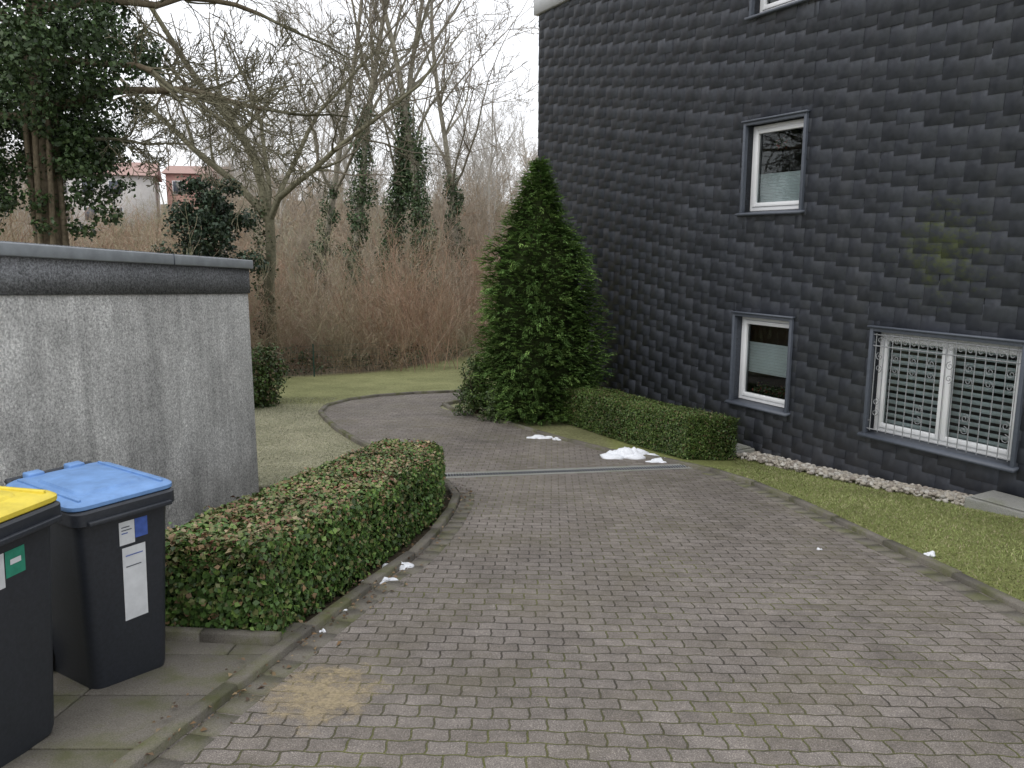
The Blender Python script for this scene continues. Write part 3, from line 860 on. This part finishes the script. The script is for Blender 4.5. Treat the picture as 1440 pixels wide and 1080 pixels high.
# ------------------------------------------------------------------ bare trees
def grow(S, p, d, r, L, lvl, P, rg):
    n = P['n'][lvl]; st = L/n
    for i in range(n):
        d = d + rg.normal(0, P['wig'][lvl], 3); d[2] += P['up'][lvl]; d = d/np.linalg.norm(d)
        q = p + d*st
        ra = max(r*(1 - .75*i/n), P['rmin']); rb = max(r*(1 - .75*(i+1)/n), P['rmin'])
        S.append([*p, *q, ra, rb])
        if lvl < P['max'] and (i+1)/n > P['start'][lvl]:
            for _ in range(rg.poisson(P['kids'][lvl])):
                w_ = np.cross(d, rg.normal(0, 1, 3)); w_ /= np.linalg.norm(w_)+1e-9; a = rg.uniform(*P['ang'])
                grow(S, q, d*math.cos(a) + w_*math.sin(a), max(rb*rg.uniform(.4, .65), P['rmin']), L*rg.uniform(*P['len'])*(1.1 - .5*i/n), lvl+1, P, rg)
        p = q
PT = dict(n=[14, 7, 5, 4, 3], wig=[.05, .13, .16, .2, .2], up=[.02, .07, .06, .04, .02], start=[.22, .15, .1, .1, 0], kids=[1.3, 1.15, 1.2, .9, 0], ang=(.4, .95), len=(.28, .5), rmin=.009, max=3)
variants = []
for i in range(6):
    S = []; rg = np.random.default_rng(100 + i)
    P_ = dict(PT); P_['rmin'] = .011; P_['kids'] = [1.4, 1.2, 1.2, 0]
    grow(S, np.array([0, 0, -.3]), np.array([rg.normal(0, .05), rg.normal(0, .05), 1.]), .14, 17.0, 0, P_, rg)
    V, F, C = merge(branch_parts(S, (.35, .335, .30), (.40, .375, .34)))  # pale grey: distance haze painted into the bark and twig colours
    variants.append(mk("bare_tree_mesh_%d" % i, V, F, C, M_twig, link=False).data)
young = []
for i in range(4):
    S = []; rg = np.random.default_rng(150 + i)
    P_ = dict(PT); P_.update(n=[9, 6, 4, 3], rmin=.0075, kids=[1.5, 1.3, .9, 0], wig=[.09, .16, .2, .2], start=[.1, .1, .1, 0], ang=(.3, .8), len=(.3, .5))
    for k in range(5):
        grow(S, np.array([rg.normal(0, .7), rg.normal(0, .7), -.3]), np.array([rg.normal(0, .14), rg.normal(0, .14), 1.]), .04, rg.uniform(4.5, 7.5), 0, P_, rg)
    cA = [(.40,.34,.27),(.38,.31,.23),(.37,.35,.27),(.42,.36,.29)][i]  # tan-grey lightened for distance, haze put into the sapling colours
    V, F, C = merge(branch_parts(S, cA, cA))
    young.append(mk("young_tree_mesh_%d" % i, V, F, C, M_twig, link=False).data)
wood_e = empty("distant_woodland")
rg = np.random.default_rng(5)
def inst(me, x, y, sc, nm, par, zs=None):
    ob = bpy.data.objects.new(nm, me); COL.objects.link(ob)
    ob.location = (x, y, float(gz(x, y)) - .1); ob.rotation_euler = (0, 0, rg.uniform(0, 6.28)); ob.scale = (sc, sc, sc*(zs or rg.uniform(.9, 1.15))); ob.parent = par
    return ob
def house_gap(x, y): return -.58 < x/y < -.37 and y < 100
cnt = 0
while cnt < 58:
    y = rg.uniform(42, 112); x = rg.uniform(-.62*y - 2, .03*y)
    if house_gap(x, y): continue
    r_ = x/y; sc = rg.uniform(.6, .95)
    if r_ > -.10: sc *= .8
    inst(variants[cnt % 6], x, y, sc, "woodland_tree", wood_e); cnt += 1
cnt = 0
while cnt < 105:
    y = 36 + 70*rg.uniform(0, 1)**1.3; x = rg.uniform(-.62*y - 2, .10*y)
    if house_gap(x, y): continue
    inst(young[cnt % 4], x, y, rg.uniform(.5, .85)*(1 + (y-34)/120), "woodland_sapling", wood_e); cnt += 1

def ivy_tree(x, y, hivy, seed, H=17, r=.17, ri=.5):
    e = empty("ivy_covered_tree"); rg_ = np.random.default_rng(seed); S = []
    z = float(gz(x, y)) - .2
    P_ = dict(PT); P_['rmin'] = .010; P_['start'] = [.35, .15, .1, .1, 0]; P_['kids'] = [1.5, 1.2, 1.2, 0]
    grow(S, np.array([x, y, z]), np.array([rg_.normal(0, .03), 0, 1.]), r, H, 0, P_, rg_)
    V, F, C = merge(branch_parts(S, (.24, .225, .18), (.27, .24, .20))); mk("trunk_and_branches", V, F, C, M_bark, e)
    cs = []; rs = []
    for s in [s for s in S if s[6] > r*.4]:
        p0 = np.array(s[:3]); p1 = np.array(s[3:6])
        for t in (0, .2, .4, .6, .8):
            c = p0*(1-t) + p1*t
            if c[2] - z > hivy or np.hypot(c[0]-x, c[1]-y) > 1.3: continue
            for _ in range(2):
                cs.append(c + rg_.normal(0, .15, 3)); rs.append(ri*rg_.uniform(.5, 1.15)*(1 - .35*(c[2]-z)/hivy))
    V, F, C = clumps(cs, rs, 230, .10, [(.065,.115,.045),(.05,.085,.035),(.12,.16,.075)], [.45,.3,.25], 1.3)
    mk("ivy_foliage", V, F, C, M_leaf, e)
ivy_tree(-6.35, 31, 8.8, 1, ri=.45); ivy_tree(-4.85, 31.5, 7.4, 2, ri=.6); ivy_tree(-3.1, 31, 9.0, 3, ri=.55); ivy_tree(-2.2, 36, 7, 4); ivy_tree(-8.9, 36, 6, 6, ri=.4)

def bare_tree(x, y, limbs, seed, trunk_h, r):
    e = empty("bare_tree"); rg_ = np.random.default_rng(seed); S = []
    z = float(gz(x, y)) - .2; p = np.array([x, y, z]); n = 8
    for i in range(n):
        q = p + np.array([rg_.normal(0, .05), rg_.normal(0, .05), trunk_h/n]); S.append([*p, *q, r*(1-.35*i/n), r*(1-.35*(i+1)/n)]); p = q
    P_ = dict(PT); P_['max'] = 3; P_['n'] = [10, 7, 5, 4]; P_['wig'] = [.15, .2, .25, .25]; P_['up'] = [.05, .05, .04, .02]; P_['rmin'] = .008; P_['kids'] = [1.4, 1.2, 1.2, 0]
    for d_, L, rr_ in limbs: grow(S, p.copy(), np.array(d_, float), rr_, L, 0, P_, rg_)
    V, F, C = merge(branch_parts(S, (.17, .16, .11), (.16, .14, .105))); mk("trunk_and_branches", V, F, C, M_bark, e)
    cs = [np.array([x + random.uniform(-.2, .2), y + random.uniform(-.2, .2), z + trunk_h*t]) for t in np.linspace(.2, 1.1, 18)]
    V, F, C = clumps(cs, [.3]*18, 200, .08, [(.07,.10,.035),(.045,.065,.022)], [.5,.5], 1.2); mk("ivy_foliage", V, F, C, M_leaf, e)
bare_tree(-6.75, 22, [((-.75,.1,.75), 6.5, .11), ((-.1,0,1), 8, .13), ((.55,-.2,.8), 7, .09), ((-.3,.4,.8), 6, .08), ((.25,.4,.9), 7, .08)], 11, 4.3, .19)

def left_tree():
    e = empty("ivy_covered_tree"); rg_ = np.random.default_rng(21); S = []
    x, y = -7.05, 12.4; z = float(gz(x, y)) - .2
    p = np.array([x, y, z])
    for i in range(10):
        q = p + np.array([rg_.normal(0, .04) + .01, rg_.normal(0, .04), .8]); S.append([*p, *q, .22*(1-.05*i), .22*(1-.05*(i+1))]); p = q
    for k in range(7):
        a = k*.9; 
        for i in range(9):
            S.append([x + .2*math.cos(a), y + .2*math.sin(a), z + i*.6, x + .2*math.cos(a+.15), y + .2*math.sin(a+.15), z + (i+1)*.6, .045, .042]); a += .15
    P_ = dict(PT); P_['n'] = [12, 7, 5, 4]; P_['wig'] = [.17, .22, .25, .25]; P_['up'] = [.0, .03, .03, .0]; P_['rmin'] = .006; P_['kids'] = [1.4, 1.2, 1.0, 0]; P_['start']=[.25,.1,.1,0]
    for (h, d_, L, rr_) in [(5.2, (.9, .1, .35), 5.0, .07), (5.9, (.95, -.1, .15), 4.4, .055), (6.6, (.8, .3, .5), 5.5, .07), (4.6, (.8, .2, .2), 2.4, .045), (6.2, (-.8, 0, .4), 4, .08), (5.0, (-.7, -.4, .3), 3.5, .06), (7.4, (.4, -.2, .9), 5, .09), (7.6, (-.3, .3, .9), 5, .09)]:
        grow(S, np.array([x + .02, y, z + h]), np.array(d_, float), rr_, L, 0, P_, rg_)
    V, F, C = merge(branch_parts(S, (.16, .13, .09), (.15, .14, .095))); mk("trunk_and_branches", V, F, C, M_bark, e)
    cs = []; rs = []
    for i in range(170):
        a = rg_.uniform(0, 6.28); q = rg_.uniform(0, 1)**.6*2.15; zz = rg_.uniform(4.4, 9.0)
        if q*math.cos(a) > .9 and zz < 5.0: continue
        cs.append(np.array([x - .1 + q*math.cos(a)*.85, y + q*math.sin(a)*.8, z + zz])); rs.append(rg_.uniform(.25, .55))
    for i in range(44):
        sx = rg_.choice([-.8, -.6, .4, .65]) + rg_.normal(0, .18)
        cs.append(np.array([x + sx, y + rg_.normal(0, .25), z + rg_.uniform(3.4, 4.9)])); rs.append(rg_.uniform(.14, .30))
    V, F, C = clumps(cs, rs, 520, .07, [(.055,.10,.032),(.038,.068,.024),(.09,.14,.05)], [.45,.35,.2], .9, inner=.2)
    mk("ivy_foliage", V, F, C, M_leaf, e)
left_tree()

def holly():
    e = empty("holly_tree"); x, y = -7.5, 20.2; z = float(gz(x, y)); S = [[x, y, z-.1, x, y, z+3.2, .1, .04]]
    cs = []; rs = []
    for i in range(100):
        h = random.uniform(.0, 1); a = random.uniform(0, 6.28); q = random.uniform(.1, 1)*1.4*(1 - .55*h)
        c = np.array([x + q*math.cos(a), y + q*math.sin(a), z + 2.3 + h*2.7]); cs.append(c); rs.append(random.uniform(.25, .45)*(1-.3*h)); S.append([x, y, c[2]-.5, *c, .03, .01])
    V, F, C = merge(branch_parts(S, (.08,.06,.045))); mk("trunk_and_branches", V, F, C, M_bark, e)
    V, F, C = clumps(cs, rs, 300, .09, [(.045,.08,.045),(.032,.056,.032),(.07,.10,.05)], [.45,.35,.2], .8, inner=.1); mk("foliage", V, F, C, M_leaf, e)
holly()

# thicket of bare shrubs
PB = dict(n=[6, 4, 3, 2], wig=[.13, .22, .2, .2], up=[.03, .08, .08, 0], start=[.15, .1, 0, 0], kids=[1.2, .9, 0, 0], ang=(.3, .9), len=(.3, .5), rmin=.004, max=2)
tv = []
pal = [([(.40,.27,.19),(.33,.22,.16),(.43,.34,.25)], [.4,.3,.3]), ([(.44,.37,.27),(.36,.31,.21),(.31,.23,.16)], [.4,.3,.3]), ([(.38,.35,.24),(.32,.31,.20),(.42,.36,.27)], [.4,.3,.3]), ([(.39,.26,.19),(.33,.24,.18),(.45,.35,.27)], [.4,.3,.3]), ([(.43,.35,.26),(.34,.26,.19),(.48,.42,.34)], [.4,.3,.3])]
for i in range(5):
    rg_ = np.random.default_rng(300 + i); S = []
    for k in range(40):
        p = np.array([rg_.uniform(-1, 1), rg_.uniform(-1, 1), -.1])
        grow(S, p, np.array([rg_.normal(0, .28), rg_.normal(0, .28), 1.]), .011, rg_.uniform(1.0, 3.5), 0, PB, rg_)
    V, F = tubes(S, 3)
    cc = pick(pal[i][0], pal[i][1], len(S), .25)
    tv.append(mk("thicket_mesh_%d" % i, V, F, np.repeat(cc, 6, 0), M_twig, link=False).data)
th_e = empty("shrub_thicket")
for row in range(6):
    x = -13.5
    while x < 3.5:
        y = float(bound(x)) + .9 + row*1.5 + rg.uniform(-.5, .5)
        hs = 1 + .18*math.sin(x*1.3 + row)
        if x < -9.3: hs *= .8
        inst(tv[rg.integers(0, 5)], x + rg.uniform(-.5, .5), y, rg.uniform(.7, 1.05)*(1 + .04*row), "thicket_clump", th_e, rg.uniform(.65, 1.15)*hs)
        x += 1.45
for i in range(70):
    y = rg.uniform(36, 85); x = rg.uniform(-.5*y, .12*y)
    inst(tv[rg.integers(0, 5)], x, y, rg.uniform(1.2, 2.0), "thicket_clump", th_e, rg.uniform(.5, .85))
for i in range(10):
    inst(tv[i % 4], rg.uniform(-11, -8.2), rg.uniform(13.5, 19), rg.uniform(.9, 1.15), "thicket_clump", th_e)
cs = []; rs = []
for i in range(80):
    x = rg.uniform(-9, 1.5); cs.append(np.array([x, float(bound(x)) + rg.uniform(.2, 1.5), float(gz(x, bound(x))) + rg.uniform(.0, .5)])); rs.append(rg.uniform(.2, .42))
V, F, C = clumps(cs, rs, 70, .07, [(.09,.12,.05),(.16,.12,.07),(.06,.08,.035)], [.35,.4,.25], .8); mk("undergrowth", V, F, C, M_leaf)

# low fence only behind the left lawn
e = empty("wire_mesh_fence"); S = []; Pp = []
FP = resample(np.array([(-9, 19.8), (-6.2, 20.1), (-3.6, 21.9)], float), .1)
for i, p in enumerate(FP):
    z = float(gz(*p)); S.append([p[0], p[1], z, p[0], p[1], z+.8, .0025, .0025])
    if i % 20 == 0: Pp.append([p[0], p[1], z-.1, p[0], p[1], z+.85, .02, .02])
for i in range(len(FP)-1):
    for h in np.arange(.05, .82, .15):
        a_, b_ = FP[i], FP[i+1]; S.append([a_[0], a_[1], float(gz(*a_))+h, b_[0], b_[1], float(gz(*b_))+h, .003, .003])
V, F = tubes(S, 3); mk("mesh", V, F, None, M_fence, e); V, F = tubes(Pp, 6); mk("posts", V, F, None, M_fence, e)

# distant houses
M_wall = simple("render_wall", (.62, .6, .58), .9, 3, .1); M_roof = simple("roof_tile", (.38, .25, .22), .85, 5, .2); M_brick = simple("red_wall", (.45, .25, .22), .9, 4, .15)
def far_house(x, y, w_, dpt, h, mw, yaw=.3, rh=1.8):
    e = empty("distant_house", Matrix.Translation((x, y, float(gz(x, y)))) @ Matrix.Rotation(yaw, 4, 'Z'))
    boxes("walls", [(-w_/2, -dpt/2, -2, w_/2, dpt/2, h)], mw, e)
    V = [(-w_/2-.4, -dpt/2-.4, h), (w_/2+.4, -dpt/2-.4, h), (w_/2+.4, dpt/2+.4, h), (-w_/2-.4, dpt/2+.4, h), (-w_/2-.4, 0, h+rh), (w_/2+.4, 0, h+rh)]
    me = bpy.data.meshes.new("roof"); me.from_pydata(V, [], [(0,1,5,4),(2,3,4,5),(0,4,3),(1,2,5),(3,2,1,0)]); me.materials.append(M_roof)
    o = bpy.data.objects.new("roof", me); COL.objects.link(o); o.parent = e
    L = []; W_ = []
    for fl in range(int(h//2.8)):
        for k in range(int(w_//2.6)):
            u = -w_/2 + 1.3 + k*2.6; z = .9 + fl*2.8
            W_.append((u-.65, -dpt/2-.06, z-.08, u+.65, -dpt/2-.003, z+1.43)); L.append((u-.55, -dpt/2-.08, z, u+.55, -dpt/2-.062, z+1.35))
    boxes("window_frames", W_, M_white, e); boxes("window_panes", L, M_metal, e)
far_house(-47, 92, 13, 9, 5.7, M_wall, .35); far_house(-36.5, 96, 6, 8, 5.9, M_brick, .2, 1.2); far_house(-58, 88, 10, 9, 5.7, M_wall, .4)

# ------------------------------------------------------------------ light, sky, camera
wd = bpy.data.worlds.new("World"); scene.world = wd; wd.use_nodes = True; nt = wd.node_tree
bg = nt.nodes["Background"]; sky = nt.nodes.new("ShaderNodeTexSky"); sky.sky_type = 'NISHITA'; sky.sun_disc = False
el, az = math.radians(48), math.radians(215)
sky.sun_elevation = el; sky.sun_rotation = az; sky.air_density = 1.0; sky.dust_density = 4.0
c = mixc(nt, 'MIX', .9, sky.outputs[0], (9.7, 9.85, 10.2))
nt.links.new(c, bg.inputs[0]); bg.inputs[1].default_value = .145
sd = bpy.data.lights.new("sun", 'SUN'); sd.energy = .7; sd.angle = math.radians(40); sd.color = (1, .97, .93)
so = bpy.data.objects.new("sun", sd); COL.objects.link(so)
dirv = Vector((math.sin(az)*math.cos(el), math.cos(az)*math.cos(el), math.sin(el)))
so.rotation_euler = dirv.to_track_quat('Z', 'Y').to_euler(); so.location = dirv*30

cam = bpy.data.cameras.new("camera"); co = bpy.data.objects.new("camera", cam); COL.objects.link(co)
cam.sensor_width = 36; cam.lens = 28; cam.clip_end = 2000; cam.clip_start = .05
co.location = (0, 0, 3.0); co.rotation_euler = (math.radians(80.1), 0, 0)
scene.camera = co
scene.view_settings.view_transform = 'Standard'; scene.view_settings.look = 'None'; scene.view_settings.exposure = 0
